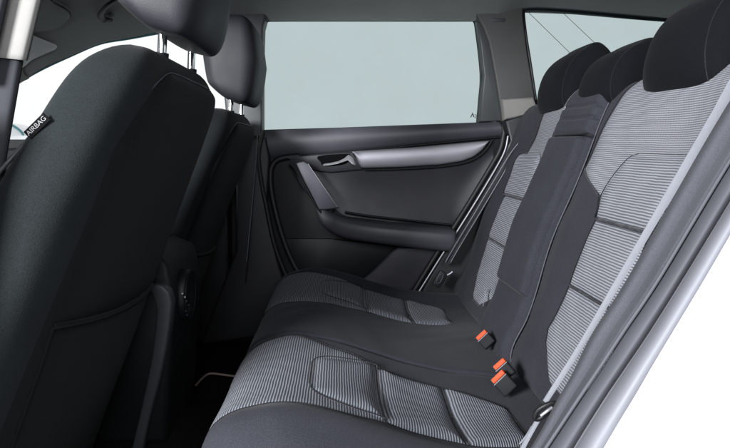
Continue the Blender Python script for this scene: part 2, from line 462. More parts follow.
for i in range(16):
    t = i / 15; c = Vector((-1.15, 2.05, 0.275)).lerp(Vector((-1.75, 2.0, -0.02)), t)
    rows.append([c + Vector((0.0, dy, dz)) for dy, dz in ((0.03, -0.01), (0.0, 0.0), (-0.03, 0.03), (-0.05, 0.08), (-0.03, 0.13), (0.03, 0.15))])
grid('windscreen_pillar', rows, M_PILL, body)
# sun visor folded against the lining
vpts = [on_roof(x, y, 0.010) for x, y in ((4, -6), (44, -5), (55, 1), (66, 7), (71, 12.5), (68, 18), (60, 24), (46, 27.5), (30, 29), (4, 30))]
sv = plate('sun_visor', vpts, M_HLIN, body, 0.014)
tube('visor_edge', [p + Vector((0, -0.004, -0.008)) for p in vpts], 0.0030, M_BLK, sv, closed=True, n=8)
wp = [on_roof(x, y, 0.026) for x, y in ((39.5, 9.5), (43.8, 11.2), (40.3, 13))]
mesh_obj('warning_label', wp, [(0, 1, 2)], M_ORANGE, sv, smooth=False)
# grab handle above the front door
gh = [on_roof(x, y, o) for x, y, o in ((118, -8, 0.03), (107, -1, 0.035), (100.5, 6, 0.035), (98.5, 12, 0.03), (101.5, 16.5, 0.025), (108, 17, 0.012), (113, 14, 0.004))]
tube('grab_handle', gh, 0.011, M_HLIN, body, r2=0.009, n=14)
tube('grab_handle_backing', [p + Vector((0.002, 0.012, -0.006)) for p in gh[:-1]], 0.012, M_BLK, body)  # black tube just behind the handle, following its path
# far B pillar, upper cover
prism('b_pillar_cover', [atx(228, -12, 2.03), atx(262, 8, 2.03), atx(266, 16, 2.03), atx(263, 27, 2.03), atx(262, 60, 2.03), atx(262, 137, 2.03), atx(228, 137, 2.03), atx(220, 60, 2.03)], 2.03, 2.10, M_GREYP, body, bev=0.008, seg=3)
lowp = [atx(236, 137.5, 2.04), atx(266, 137.5, 2.04), atx(270, 158, 2.04), atx(267, 205, 2.04), atx(278, 260, 2.04), atx(300, 330, 2.04), atx(200, 345, 2.04), atx(236, 250, 2.04)]
prism('b_pillar_lower_cover', lowp, 2.035, 2.10, M_DPL, body, bev=0.01, seg=3)
# bright glinting seal beside it
tube('doorway_seal', [at(263, 132, 2.03), at(258.5, 156, 2.025), at(262, 185, 2.03), at(266, 205, 2.03), at(276, 250, 2.03), at(297, 300, 2.03)], 0.008, M_RUB, body)
# C pillar between the windows
cp = [atx(477, 13, 2.02), atx(524, 4, 2.02), atx(524, 16, 2.02), atx(528, 50, 2.02), atx(535, 92, 2.02), atx(538, 120, 2.02), atx(560, 150, 2.02), atx(505, 150, 2.02), atx(503, 119, 2.02), atx(497, 80, 2.02), atx(490, 42, 2.02), atx(484, 26, 2.02)]
def tilt(x, z): return -0.16 * z + 0.03
def cshape(x, z): return -0.012 if z < 0.17 else 0.0
prism('c_pillar_cover', cp, 2.03, 2.11, M_CPIL, body, bev=0.007, seg=3)
prism('c_pillar_ledge', [atx(503, 99, 2.0), atx(534, 97, 2.0), atx(539, 110, 2.0), atx(526, 116, 2.0), atx(505, 120, 2.0)], 2.0, 2.04, M_PILL, body, bev=0.012, seg=4)
box('pillar_clip', (0.045, 0.004, 0.012), T(*at(498.5, 20, 2.027)), M_GREYP, body, 0.0015)
# dark cover below the rear side window running down along the door edge
prism('belt_line_cover', [atx(504, 121, 2.0), atx(541, 109, 2.0), atx(575, 115, 2.0), atx(560, 170, 2.0), atx(500, 300, 2.0), atx(412, 306, 2.0), atx(440, 255, 2.0), atx(509, 141, 2.0)], 1.985, 2.09, M_DPL, body, bev=0.01, seg=3)
tube('bright_doorway_seal', [at(508, 136, 1.98), at(505, 150, 1.978), at(496, 168, 1.975), at(470, 211, 1.97), at(440, 258, 1.97), at(418, 293, 1.97)], 0.0032, M_SILV, body)
tube('doorway_rubber', [at(504, 133, 1.99), at(500, 150, 1.99), at(490, 168, 1.99), at(464, 211, 1.985), at(434, 258, 1.985), at(410, 297, 1.985)], 0.009, M_RUB, body)
# rear side window
rw = [atx(514, 8, 2.07), atx(528, 6, 2.07), atx(560, 11, 2.07), atx(600, 14, 2.07), atx(660, 20, 2.07), atx(740, 30, 2.07), atx(800, 120, 2.07), atx(526, 125, 2.07), atx(516, 65, 2.07)]
sw = prism('rear_side_window', rw, 2.085, 2.089, M_GLASS, body, bev=0, shear=tilt)
tube('window_seal', [at(x, y - 2.5, 2.05) for x, y in ((800, 34), (700, 25), (641, 21), (600, 16.5), (560, 13), (530, 11.5), (524.5, 13.5), (523.5, 18), (526, 40), (530, 65), (537, 112))], 0.006, M_RUB, body)
for a, b in (((529, 13), (573, 56)), ((563, 13), (600, 48))):
    tube('aerial_wire', [at(*a, 2.072), at(*b, 2.072)], 0.0009, M_GREYPR, sw, smooth_n=1, n=6)
# rear: tailgate pillar and glass, load floor (mostly behind the bench)
prism('d_pillar_cover', [(1.42, 0.50), (1.75, 0.50), (1.75, -0.1), (1.30, -0.1)], 1.98, 2.08, M_CPIL, body, bev=0.01)
mesh_obj('tailgate_window', [(1.55, 0.75, 0.5), (1.55, 2.05, 0.5), (1.78, 2.05, 0.0), (1.78, 0.75, 0.0)], [(0, 1, 2, 3)], M_GLASS, body, smooth=False)
box('tailgate_lower', (0.03, 1.4, 0.75), T(1.78, 1.4, -0.40), M_CPIL, body, 0.01)
box('load_floor', (1.1, 1.35, 0.03), T(1.2, 1.4, -0.45), M_CARP, body, 0.005)
# far body side, outside the doors, and near side lower panels
box('floor_pan', (2.9, 1.42, 0.03), T(-0.0, 1.41, -0.735), M_CARP, body, 0.004)
box('far_side_panel', (3.1, 0.02, 0.80), T(0.1, 2.145, -0.345), M_PAINT, body, 0.004)
box('bulkhead', (0.04, 1.42, 0.75), T(-1.45, 1.41, -0.36), M_CARP, body, 0.01)  # unseen bulkhead, added to keep light out of the cabin
box('transmission_tunnel', (1.5, 0.2, 0.08), T(-0.7, 1.365, -0.69), M_CARP, body, 0.05, 4)
box('inner_side_panel', (3.05, 0.006, 0.78), T(0.1, 2.131, -0.35), M_BLK, body, 0.003)
# near B pillar: pale upper cover, dark lower cover
def near_pillar(name, quad, mat, y0, bulge, parent=body):
    (l0, r0), (l1, r1) = quad; rows = []
    for i in range(14):
        t = i / 13
        a = Vector(l0).lerp(Vector(l1), t); b = Vector(r0).lerp(Vector(r1), t); row = []
        for k in range(13):
            s = k / 12; p = a.lerp(b, s)
            row.append(at(p.x, p.y, y0 + bulge * (1 - (1 - (2 * s - 1) ** 4) ** 0.5)))
        rows.append(row)
    return grid(name, rows, mat, parent, thick=0.003, tdir=(0, 1, 0))
near_pillar('near_b_pillar_cover', (((10, -26, 0), (47, -26, 0)), ((-11, 56.5, 0), (26.5, 60.5, 0))), M_PILL, 0.72, 0.012)
near_pillar('near_b_pillar_lower_cover', (((-16, 54, 0), (22.5, 59, 0)), ((-50, 210, 0), (0, 190, 0))), M_PLOW, 0.725, 0.008)
near_pillar('near_b_pillar_flange', (((-30, -26, 0), (13, -26, 0)), ((-50, 80, 0), (-11, 80, 0))), M_PLOW, 0.70, 0.01)
# near rear doorway edge: strips following the wheel arch
b0 = [(800, 5), (765, 48), (718, 122), (671, 203), (625, 284), (593, 334), (573, 374), (557, 402), (540, 434), (505, 490), (470, 545)]
b1 = [(850, 2), (800, 50), (756, 122), (714, 190), (660, 280), (625, 332), (600, 370), (581, 398), (557, 434), (520, 490), (480, 555)]
b2 = [(880, 2), (830, 50), (780, 122), (737, 190), (682, 280), (648, 334), (625, 368), (606, 396), (582, 434), (548, 490), (505, 560)]
b3 = [(930, 5), (880, 52), (800, 110), (757, 190), (708, 275), (675, 330), (654, 365), (636, 396), (613, 434), (581, 490), (540, 565)]
def strip(name, A, B, ya, yb, mat, prof, n=10, parent=body):
    PA = catmull([at(*p, ya) for p in A], 8); PB = catmull([at(*p, yb) for p in B], 8); rows = []
    for a, b in zip(PA, PB):
        row = []
        d = (b - a); nrm = Vector((-0.55, -0.75, 0.35)).normalized()
        for k in range(n + 1):
            t = k / n; row.append(a + d * t + nrm * prof(t))
        rows.append(row)
    return grid(name, rows, mat, parent, angle=70)
strip('wheel_arch_trim', b0, b1, 0.84, 0.765, M_TRIMG, lambda t: 0.020 * math.sin(math.pi * min(1, t * 1.6 + 0.1)) * (1 - t * 0.3) - 0.006 * bump(t, 0.92, 0.05), 18)
strip('rear_doorway_seal', [(x + 1, y) for x, y in b1], b2, 0.765, 0.735, M_SEAL, lambda t: 0.010 * math.sin(math.pi * t) ** 0.7 - 0.012 * bump(t, 1, 0.12) , 16)
strip('doorway_frame', b2, b3, 0.735, 0.68, M_FRAMEP, lambda t: 0.022 * math.sin(math.pi * t) ** 0.8 - 0.008 * bump(t, 0.08, 0.06), 20)
tube('doorway_edge_rubber', [at(x - 2, y, 0.76) for x, y in b1], 0.0025, M_SEAL, body)
# white outer quarter panel
Q = catmull([at(*p, 0.68) for p in b3], 8); rows = []
for q in Q:
    row = []
    for k in range(12):
        t = k / 11
        row.append(Vector((q.x - 0.003 + 1.0 * t, 0.68 - 0.045 * math.sin(min(1, t * 4) * math.pi / 2) - 0.02 * t, q.z - 0.02 * t)))
    rows.append(row)
grid('quarter_panel', rows, M_PAINT, body, thick=0.006, tdir=(0, 1, 0))
# inner wheel arch behind the near edge of the bench
box('near_sill', (1.0, 0.10, 0.14), T(-0.2, 0.70, -0.70), M_GREYP, body, 0.02, 3)

# unseen near front door, added to block light and keep the front footwell dark
nd = thing('front_door', 'unseen closed white front door past the left edge, added to block light', 'car door', (-0.95, 0.66, -0.7))
box('door_panel', (0.98, 0.10, 0.80), T(-0.95, 0.68, -0.36), M_BLK, nd, 0.02, 3)
box('door_skin', (1.0, 0.01, 0.85), T(-0.95, 0.62, -0.36), M_PAINT, nd, 0.004)
# far front door
fd = thing('front_door', 'far front door with large clear window behind the front seats', 'car door', (-0.8, 2.08, -0.7))
prism('door_panel', [(-1.4, 0.02), atx(-5, 149, 2.06), atx(16, 147, 2.06), atx(100, 143, 2.06), atx(228, 138, 2.06), (-0.40, -0.7), (-1.4, -0.7)], 2.05, 2.12, M_BLK, fd, bev=0.015, seg=3)
prism('window', [atx(228, 20, 2.1), atx(165, 25, 2.1), atx(100, 36, 2.1), atx(60, 54, 2.1), atx(0, 85, 2.1), atx(-40, 110, 2.1), atx(-40, 150, 2.1), atx(228, 140, 2.1)], 2.11, 2.114, M_GLASSC, fd, bev=0, shear=tilt)
# far door mirror outside the front window
mr = thing('door_mirror', 'door mirror with dark rim seen through the front passenger window', 'mirror', (-1.28, 2.3, 0.0))
mp = [at(-16, 124, 2.3), at(4, 122.5, 2.3), at(15, 127, 2.3), at(22.5, 134, 2.3), at(22, 142, 2.3), at(16, 149, 2.3), at(0, 153, 2.3), at(-16, 153, 2.3)]
prism('housing', [(p.x, p.z) for p in mp], 2.30, 2.42, M_PAINT, mr, bev=0.01, smooth_poly=4)  # white face stands in for the pale reflection in the mirror glass
tube('rim', mp, 0.0055, M_GEDGE, mr, closed=True)
prism('mirror_foot', [atx(-2, 150, 2.25), atx(17, 151, 2.25), atx(19, 158, 2.25), atx(-2, 160, 2.25)], 2.2, 2.28, M_GEDGE, mr, bev=0.004)

# unseen dashboard ahead of the view, added to keep light out
dash = thing('dashboard', 'unseen dark dashboard ahead of the front seats, added to keep light out', 'dashboard', (-1.3, 1.4, -0.3))
box('dash_top', (0.32, 1.34, 0.30), T(-1.38, 1.4, -0.16), M_BLK, dash, 0.06, 4)

# ------------------------------------------------------------------ far rear door
rd = thing('rear_door', 'far rear door with tinted window, silver inlay and dark armrest', 'car door', (0.1, 2.1, -0.6))
Y = 2.05
prism('window', [atx(260, 137, 2.10), atx(258, 12, 2.10), atx(482, 12, 2.10), atx(490, 80, 2.10), atx(484, 127, 2.10)], 2.118, 2.122, M_GLASS, rd, bev=0, shear=tilt)
seal = [(262.2, 131), (262, 60), (262.5, 33), (265, 24), (270, 20.5), (300, 19.5), (400, 18.6), (466, 18.8), (473.5, 20), (476.5, 32), (481, 74), (479.5, 100), (477.5, 122.5)]
ws = tube('window_seal', [at(*p, 2.085) for p in seal], 0.0055, M_RUB, rd, smooth_n=4)
qt = [atx(476.5, 21, Y), atx(483, 24, Y), atx(489, 38, Y), atx(496, 74, Y), atx(504, 121, Y), atx(479.5, 122, Y), atx(484, 76, Y), atx(480.5, 44, Y)]
prism('quarter_cover', qt, 2.05, 2.09, M_GREYP, rd, bev=0.006, seg=3)
tube('quarter_edge', [at(486, 27, 2.045), at(491.5, 45, 2.045), at(499, 82, 2.045), at(506, 120, 2.045)], 0.0028, M_SILV, rd)
# main panel
main = [(261, 130), (270, 129.5), (340, 127.5), (420, 124.5), (478, 122.3), (504, 121.5), (508, 138), (500, 165), (440, 262), (400, 330), (300, 340), (285, 290), (270, 225), (262, 180)]
prism('door_panel', [atx(x, y, 2.075) for x, y in main], 2.075, 2.125, M_DPL, rd, bev=0.006)
# padded rail under the window
rows = []
for i in range(50):
    t = i / 49; px = lerp(262, 505, t)
    top = pl([(262, 131), (505, 121.7)], px); bot = pl([(262, 160), (285, 157), (380, 148.5), (480, 138.6), (505, 136)], px)
    row = []
    for k in range(15):
        s = k / 14; p = at(px, lerp(top, bot, s), 2.06); p.y += -0.022 * math.sin(math.pi * min(1, s * 0.92 + 0.08)) ** 0.6 + 0.012; row.append(p)
    rows.append(row)
grid('window_rail', rows, M_ARM, rd, angle=60)
tube('rail_groove', [at(x, pl([(268, 158), (285, 157.5), (380, 149), (480, 139), (505, 136.5)], x), 2.058) for x in (284, 330, 380, 430, 480, 504)], 0.003, M_BLK, rd)
# ridge that frames the whole insert on the left
rg = [(300, 156), (283, 158), (274, 163), (270.5, 175), (273, 200), (283, 238), (296, 268), (308, 280), (325, 284)]
tube('insert_ridge', [at(*p, 2.062) for p in rg], 0.011, M_DPL, rd, r2=0.012, n=14)
# vinyl insert between inlay and armrest
ins = [(300, 160), (330, 172), (400, 170), (470, 164), (497, 150), (492, 168), (452, 224), (400, 219), (345, 212), (330, 200)]
rows = []
for i in range(40):
    t = i / 39; px = lerp(309, 494, t)
    top = pl([(300, 160), (497, 139)], px); bot = pl([(309, 176), (330, 206), (345, 216), (456, 230), (494, 165)], px)
    row = []
    for k in range(20):
        s = k / 19; p = at(px, lerp(top, bot, s), 2.062); p.y += 0.012 * math.sin(math.pi * s); row.append(p)
    rows.append(row)
grid('vinyl_insert', rows, M_LEA, rd, angle=60)
# silver inlay
rows = []
for i in range(60):
    t = i / 59; px = lerp(352, 489, t)
    top = pl([(352, 151.5), (420, 147), (489, 140.8)], px)
    bot = sm([(352, 152.3), (362, 167.5), (363, 168)], px) if px < 363 else pl([(363, 168), (400, 167), (440, 164.5), (462, 161), (474, 156.5), (483, 149.5), (489, 141)], px)
    row = []
    for k in range(12):
        s = k / 11; p = at(px, lerp(top, bot, s), 2.048); p.y += -0.008 * math.sin(math.pi * s) ** 0.7 + 0.002; row.append(p)
    rows.append(row)
grid('silver_inlay', rows, M_SILV, rd, thick=0.008, tdir=(0, 1, 0))
tube('inlay_shadow_gap', [at(x, y, 2.054) for x, y in ((364, 170), (400, 169.2), (440, 166.8), (464, 163), (477, 157.5), (486, 149.5), (492, 140.5))], 0.0032, M_BLK, rd)
# door pull: black plate painted as the recess's shade, and chrome lever
hp = [(286, 157.5), (352, 152), (363, 169.5), (330, 172.5), (318, 171), (300, 166)]
hb = prism('handle_surround', [atx(x, y, 2.05) for x, y in hp], 2.05, 2.075, M_LEA, rd, bev=0.003)
prism('handle_recess_shade', [atx(x, y, 2.046) for x, y in ((318.5, 156), (347, 153.8), (349.5, 156), (346, 164), (325, 166), (320.5, 162))], 2.0475, 2.052, M_CARP, hb, bev=0.001, smooth_poly=3)
hr = []
for (x, y, w) in ((323.5, 164.6, 0.0024), (330, 164, 0.003), (338, 162.5, 0.0035), (344, 160, 0.0045), (348, 157.5, 0.008), (352, 160.5, 0.010), (355.5, 164.5, 0.003)):
    hr.append((x, y, w))
rings = []
for x, y, w in hr:
    c = at(x, y, 2.03 if x < 345 else 2.037); rings.append([c + Vector((0.003 * math.cos(a), 0.006 * math.sin(a), w * math.sin(a + 0.4) * 1.3)) for a in [2 * math.pi * k / 12 for k in range(12)]])
loft_y('door_lever', rings, M_LEV, rd)
# diagonal pull and armrest
def bar(name, pts, mat, parent, nseg=8, n=18, ex=3.0):
    """pts: (px, py, y, half width across, half depth)"""
    P = catmull([at(p[0], p[1], p[2]) for p in pts], nseg); W = catmull([(p[3], p[4], 0) for p in pts], nseg); rings = []
    for i, c in enumerate(P):
        t = (P[min(i + 1, len(P) - 1)] - P[max(i - 1, 0)]).normalized(); a = Vector((-t.z, 0, t.x)); b = Vector((0, 1, 0)); r = []
        for k in range(n):
            th = 2 * math.pi * k / n; cc, ss = math.cos(th), math.sin(th)
            r.append(c + a * W[i].x * math.copysign(abs(cc) ** (2 / ex), cc) + b * W[i].y * math.copysign(abs(ss) ** (2 / ex), ss))
        rings.append(r)
    return loft_y(name, rings, mat, parent, angle=50)
ar = bar('armrest', [(318, 206, 2.02, 0.012, 0.03), (328, 219, 2.01, 0.030, 0.04), (345, 227, 2.0, 0.036, 0.05), (375, 231.5, 1.99, 0.037, 0.06), (415, 235.5, 1.985, 0.040, 0.065), (447, 238.5, 1.985, 0.041, 0.065), (452, 239, 1.99, 0.038, 0.06)], M_ARM, rd, n=24, ex=3.6)
tube('armrest_shadow_gap', [at(345, 212, 2.03), at(370, 216, 2.03), at(410, 220.5, 2.03), at(452, 225, 2.03)], 0.004, M_BLK, ar)
pu = bar('door_pull', [(289, 163, 2.045, 0.012, 0.01), (297, 165, 2.03, 0.024, 0.016), (306, 177, 2.015, 0.030, 0.022), (316, 191, 2.012, 0.031, 0.024), (326, 205, 2.016, 0.029, 0.024), (331, 211, 2.022, 0.022, 0.020)], M_ARM, rd, n=24, ex=4)
pin = [(296, 163.5), (303, 161.5), (308, 164), (338, 207), (323, 211), (319, 209)]
prism('pull_grip', [atx(x, y, 1.98) for x, y in pin], 1.979, 1.99, plastic('grip_vinyl', (0.10, 0.10, 0.125), 0.36, grain=420, bstr=0.2), pu, bev=0.002)
tube('pull_edge', [at(290, 163, 1.98), at(297, 172, 1.98), at(305, 186, 1.98), at(314, 202, 1.98), at(322, 214, 1.985)], 0.004, M_BLK, pu)
tube('pull_bright_edge', [at(308, 164, 1.978), at(323, 186, 1.976), at(338, 208, 1.978)], 0.0016, M_SILV, pu)
tube('pull_joint', [at(320, 209.5, 1.975), at(330, 209, 1.975), at(339, 207.5, 1.977)], 0.0018, M_BLK, pu)
# map pocket: black plate for the shade of its depth, and paler front face
pk = prism('map_pocket', [atx(x, y, 2.055) for x, y in ((285, 239), (330, 239), (398, 247), (380, 268), (366, 279), (350, 284), (306, 284), (293, 264))], 2.058, 2.08, M_BLK, rd, bev=0.003)
rows = []
for i in range(30):
    t = i / 29
    L = Vector((lerp(398, 352, t ** 0.8), lerp(246.5, 286, t) - 6 * math.sin(math.pi * t) * -1, 0)); R = Vector((lerp(448, 420, t), lerp(248, 300, t), 0)); row = []
    for k in range(16):
        s = k / 15; p = L.lerp(R, s); q = at(p.x, p.y, 2.03); q.y += -0.018 * math.sin(math.pi * (s * 0.8 + 0.1)) + 0.02 * t; row.append(q)
    rows.append(row)
grid('pocket_front', rows, M_ARM, rd, thick=0.008, tdir=(0, 1, 0))
# window maker's stamp: triangle and 2
stp = prism('glass_stamp', [atx(470.2, 117.6, 2.1), atx(472.6, 112.4, 2.1), atx(474.6, 117.2, 2.1), atx(473.4, 117.2, 2.1), atx(472.5, 114.6, 2.1), atx(471.3, 117.4, 2.1)], 2.0995, 2.1005, M_GREYPR, rd, bev=0)
def text(s, M, size, mat, parent, name, ext=0.0003):
    cu = bpy.data.curves.new('letters', 'FONT'); cu.body = s; cu.size = size; cu.align_x = 'CENTER'; cu.align_y = 'CENTER'; cu.extrude = ext
    to = bpy.data.objects.new('letters', cu); C.objects.link(to); bpy.context.view_layer.update()
    me = bpy.data.meshes.new_from_object(to); bpy.data.objects.remove(to)
    vs = [M @ v.co for v in me.vertices]; fs = [tuple(p.vertices) for p in me.polygons]
    return mesh_obj(name, vs, fs, mat, parent, smooth=False)
text('2', frame(at(475.6, 116.6, 2.1), (1, 0, 0), (0, 0, 1)), 0.020, M_GREYPR, rd, 'glass_stamp')

# ------------------------------------------------------------------ rear bench
bench = thing('rear_bench', 'rear bench seat in black fabric with ribbed grey centre panels and three headrests', 'rear seat', (0.2, 1.38, -0.70))
CP = Prof([(-0.165, -0.72), (-0.195, -0.64), (-0.213, -0.55), (-0.213, -0.49), (-0.200, -0.452), (-0.175, -0.430), (-0.14, -0.419), (-0.09, -0.415), (-0.02, -0.428), (0.05, -0.447), (0.12, -0.470), (0.20, -0.490), (0.29, -0.503), (0.37, -0.508), (0.45, -0.51)])
CX = lambda x: CP.find(0, x, 0.20)
SUM = 2.765
def Hc(u, v):
    w = u if u < 1.38 else SUM - u
    t = v / CP.len
    side = 0.020 * bump(w, 0.865, 0.05) + 0.004 * bump(w, 1.27, 0.07)
    dish = -0.012 * bump(w, 1.06, 0.10) * max(0, min(1, (t - 0.35) * 3))
    drop = -0.05 * max(0, (0.82 - w) / 0.1) ** 2 if w < 0.82 else 0
    nose = -0.05 * (max(0, 0.97 - w) / 0.2) ** 2 * (1 - sm([(0.28, 0), (0.5, 1)], t))
    return side + dish + drop + nose + 0.004 * bump(w, 1.38, 0.06)
slab('seat_cushion', CP, Hc, 0.735, 1.255, 0.0, CP.len, M_BLACK, bench, ru=0.010, rv=0.03, depth=0.05, nu=60, nv=90)
slab('seat_cushion', CP, Hc, 1.258, 2.01, 0.0, CP.len, M_BLACK, bench, ru=0.010, rv=0.03, depth=0.05, nu=80, nv=90)
vn = CP.find(2, -0.50)                       # nose
def cushion_panels(mir):
    f = (lambda u: SUM - u) if mir else (lambda u: u)
    def mk(lo, hi): return ((lambda v: f(hi(v))), (lambda v: f(lo(v)))) if mir else (lo, hi)
    v_a = vn; v_b = CX(0.085)
    inn = lambda v: sm([(v_a, 1.16), (v_a + 0.07, 1.225), (CX(-0.10), 1.245), (CX(0.0), 1.215), (v_b, 1.19)], v)
    out = lambda v: sm([(v_a, 0.90), (v_a + 0.06, 0.893), (CX(0.0), 0.905), (v_b, 0.925)], v)
    lo, hi = mk(out, inn)
    panel('thigh_panel', CP, Hc, lo, hi, v_a, v_b, M_RIBC, bench, lift=0.007, edge=0.015, corner0=0.05)
    s1, s2, s3, s4 = CX(-0.055), CX(0.078), CX(0.215), CX(0.34)
    iin = lambda v: sm([(s1, 1.145), (s2, 1.175), (s3, 1.165), (s4, 1.13)], v); iou = lambda v: sm([(s1, 0.955), (s2, 0.93), (s3, 0.93), (s4, 0.96)], v)
    lo, hi = mk(iou, iin)
    panel('seat_panel', CP, Hc, lo, hi, s1, s2 - 0.001, M_RIBC, bench, seam=0.0148, lift=0.014, edge=0.012, corner0=0.045)
    panel('seat_panel', CP, Hc, lo, hi, s2 + 0.001, s3 - 0.001, M_RIBC, bench, lift=0.013, edge=0.012)
    panel('seat_panel', CP, Hc, lo, hi, s3 + 0.001, s4, M_RIBC, bench, lift=0.013, edge=0.012, corner1=0.05)
cushion_panels(False); cushion_panels(True)
# backrest
BP = Prof([(0.50, -0.575), (0.45, -0.555), (0.418, -0.52), (0.413, -0.49), (0.446, -0.40), (0.483, -0.30), (0.5196, -0.20), (0.556, -0.10), (0.593, 0.0), (0.615, 0.06), (0.634, 0.105), (0.652, 0.135), (0.680, 0.158), (0.72, 0.163), (0.76, 0.15)], flip=1)
BZ = lambda z: BP.find(2, z, 0.12)
def Hb(u, v):
    p, _ = BP(v); z = p.z
    w = u if u < 1.385 else 2.77 - u
    side = 0.014 * bump(w, 0.88, 0.05) * bump(z, -0.22, 0.30) + 0.010 * bump(w, 1.255, 0.05) * bump(z, -0.22, 0.32)
    lum = 0.011 * bump(z, -0.22, 0.11) - 0.012 * bump(z, 0.04, 0.07) * bump(w, 1.0, 0.12)
    drop = -0.06 * max(0, (0.80 - w) / 0.08) ** 2 if w < 0.80 else 0
    low = 0.01 * bump(z, -0.47, 0.05)
    return side + lum + drop + low - 0.004
slab('backrest', BP, Hb, 0.735, 1.338, 0, BP.len, M_BLACK, bench, ru=0.02, depth=0.06, nu=70, nv=110)
slab('backrest', BP, lambda u, v: Hb(u, v) + (0.018 * sm([(1.34, 1), (1.53, 1), (1.60, 0)], u)), 1.342, 2.01, 0, BP.len, M_BLACK, bench, ru=0.02, depth=0.06, nu=70, nv=110)
def back_panels(mir):
    f = (lambda u: 2.765 - u)
    def mk(lo, hi): return ((lambda v: f(hi(v))), (lambda v: f(lo(v)))) if mir else (lo, hi)
    zi = [(-0.465, 1.10), (-0.43, 1.165), (-0.41, 1.195), (-0.383, 1.208), (-0.35, 1.195), (-0.284, 1.175), (-0.15, 1.168), (-0.0986, 1.195), (-0.045, 1.318 if not mir else 1.21), (0.068, 1.295 if not mir else 1.23), (0.15, 1.26)]
    zo = [(-0.465, 1.03), (-0.43, 0.99), (-0.40, 0.96), (-0.35, 0.95), (-0.15, 0.965), (-0.0986, 0.945), (-0.045, 0.88 if not mir else 0.965), (0.068, 0.87 if not mir else 0.99), (0.15, 0.90 if not mir else 1.0)]
    zin = [(BZ(a), b) for a, b in zi]; zou = [(BZ(a), b) for a, b in zo]
    inn = lambda v: pl(zin, v); out = lambda v: pl(zou, v)
    H2 = (lambda u, v: Hb(u, v) + 0.018 * sm([(1.53, 1), (1.60, 0)], u)) if mir else Hb
    lo, hi = mk(out, inn)
    panel('lower_back_panel', BP, H2, lo, hi, BZ(-0.465), BZ(-0.2865), M_RIB, bench, lift=0.009, edge=0.011, nv=60)
    panel('lower_back_panel', BP, H2, lo, hi, BZ(-0.2855), BZ(-0.1455), M_RIB, bench, lift=0.009, edge=0.011, nv=60)
    panel('shoulder_panel', BP, H2, lo, hi, BZ(-0.1445), BP.find(0, 0.70, 0.3), M_RIBF, bench, lift=0.005, edge=0.013, nv=90)
    a, b = BZ(-0.1445), BZ(-0.006)
    i2 = lambda v: sm([(a, 1.168), (a + 0.05, 1.18), (b, 1.15)], v); o2 = lambda v: sm([(a, 0.95), (b, 0.92)], v)
    lo, hi = mk(o2, i2)
    panel('lumbar_panel', BP, H2, lo, hi, a, b, M_RIB, bench, seam=0.0125, lift=0.013, edge=0.010, corner1=0.045)
back_panels(False); back_panels(True)
tube('backrest_piping', [BP(v)[0] + BP(v)[1] * (Hb(1.33, v) - 0.001) + Vector((0, 1.334, 0)) for v in [lerp(0.08, BP.len - 0.12, k / 40) for k in range(41)]], 0.0015, M_SEAL, bench, smooth_n=1)
# fold-down centre armrest in the backrest
slabA = slab('centre_armrest', BP, lambda u, v: Hb(u, v) + 0.030 + 0.006 * math.sin(math.pi * min(1, max(0, (u - 1.345) / 0.19))), 1.348, 1.532, BZ(-0.36), BZ(0.028), M_BLACK, bench, ru=0.016, rv=0.014, depth=0.02, nu=50, nv=80)
slab('centre_top_pad', BP, lambda u, v: Hb(u, v) + 0.024 - 0.010 * bump(v, BZ(0.075), 0.004) - 0.008 * bump(v, BZ(0.105), 0.005), 1.335, 1.545, BZ(0.036), BP.find(0, 0.70, 0.3), M_BLACK, bench, ru=0.025, rv=0.012, depth=0.02, nu=40, nv=80)
p0, n0 = BP(BZ(0.032)); tube('armrest_slot', [Vector((p0.x - 0.026, y, p0.z + 0.006)) for y in (1.30, 1.36, 1.42, 1.50)], 0.0026, M_BLK, bench)
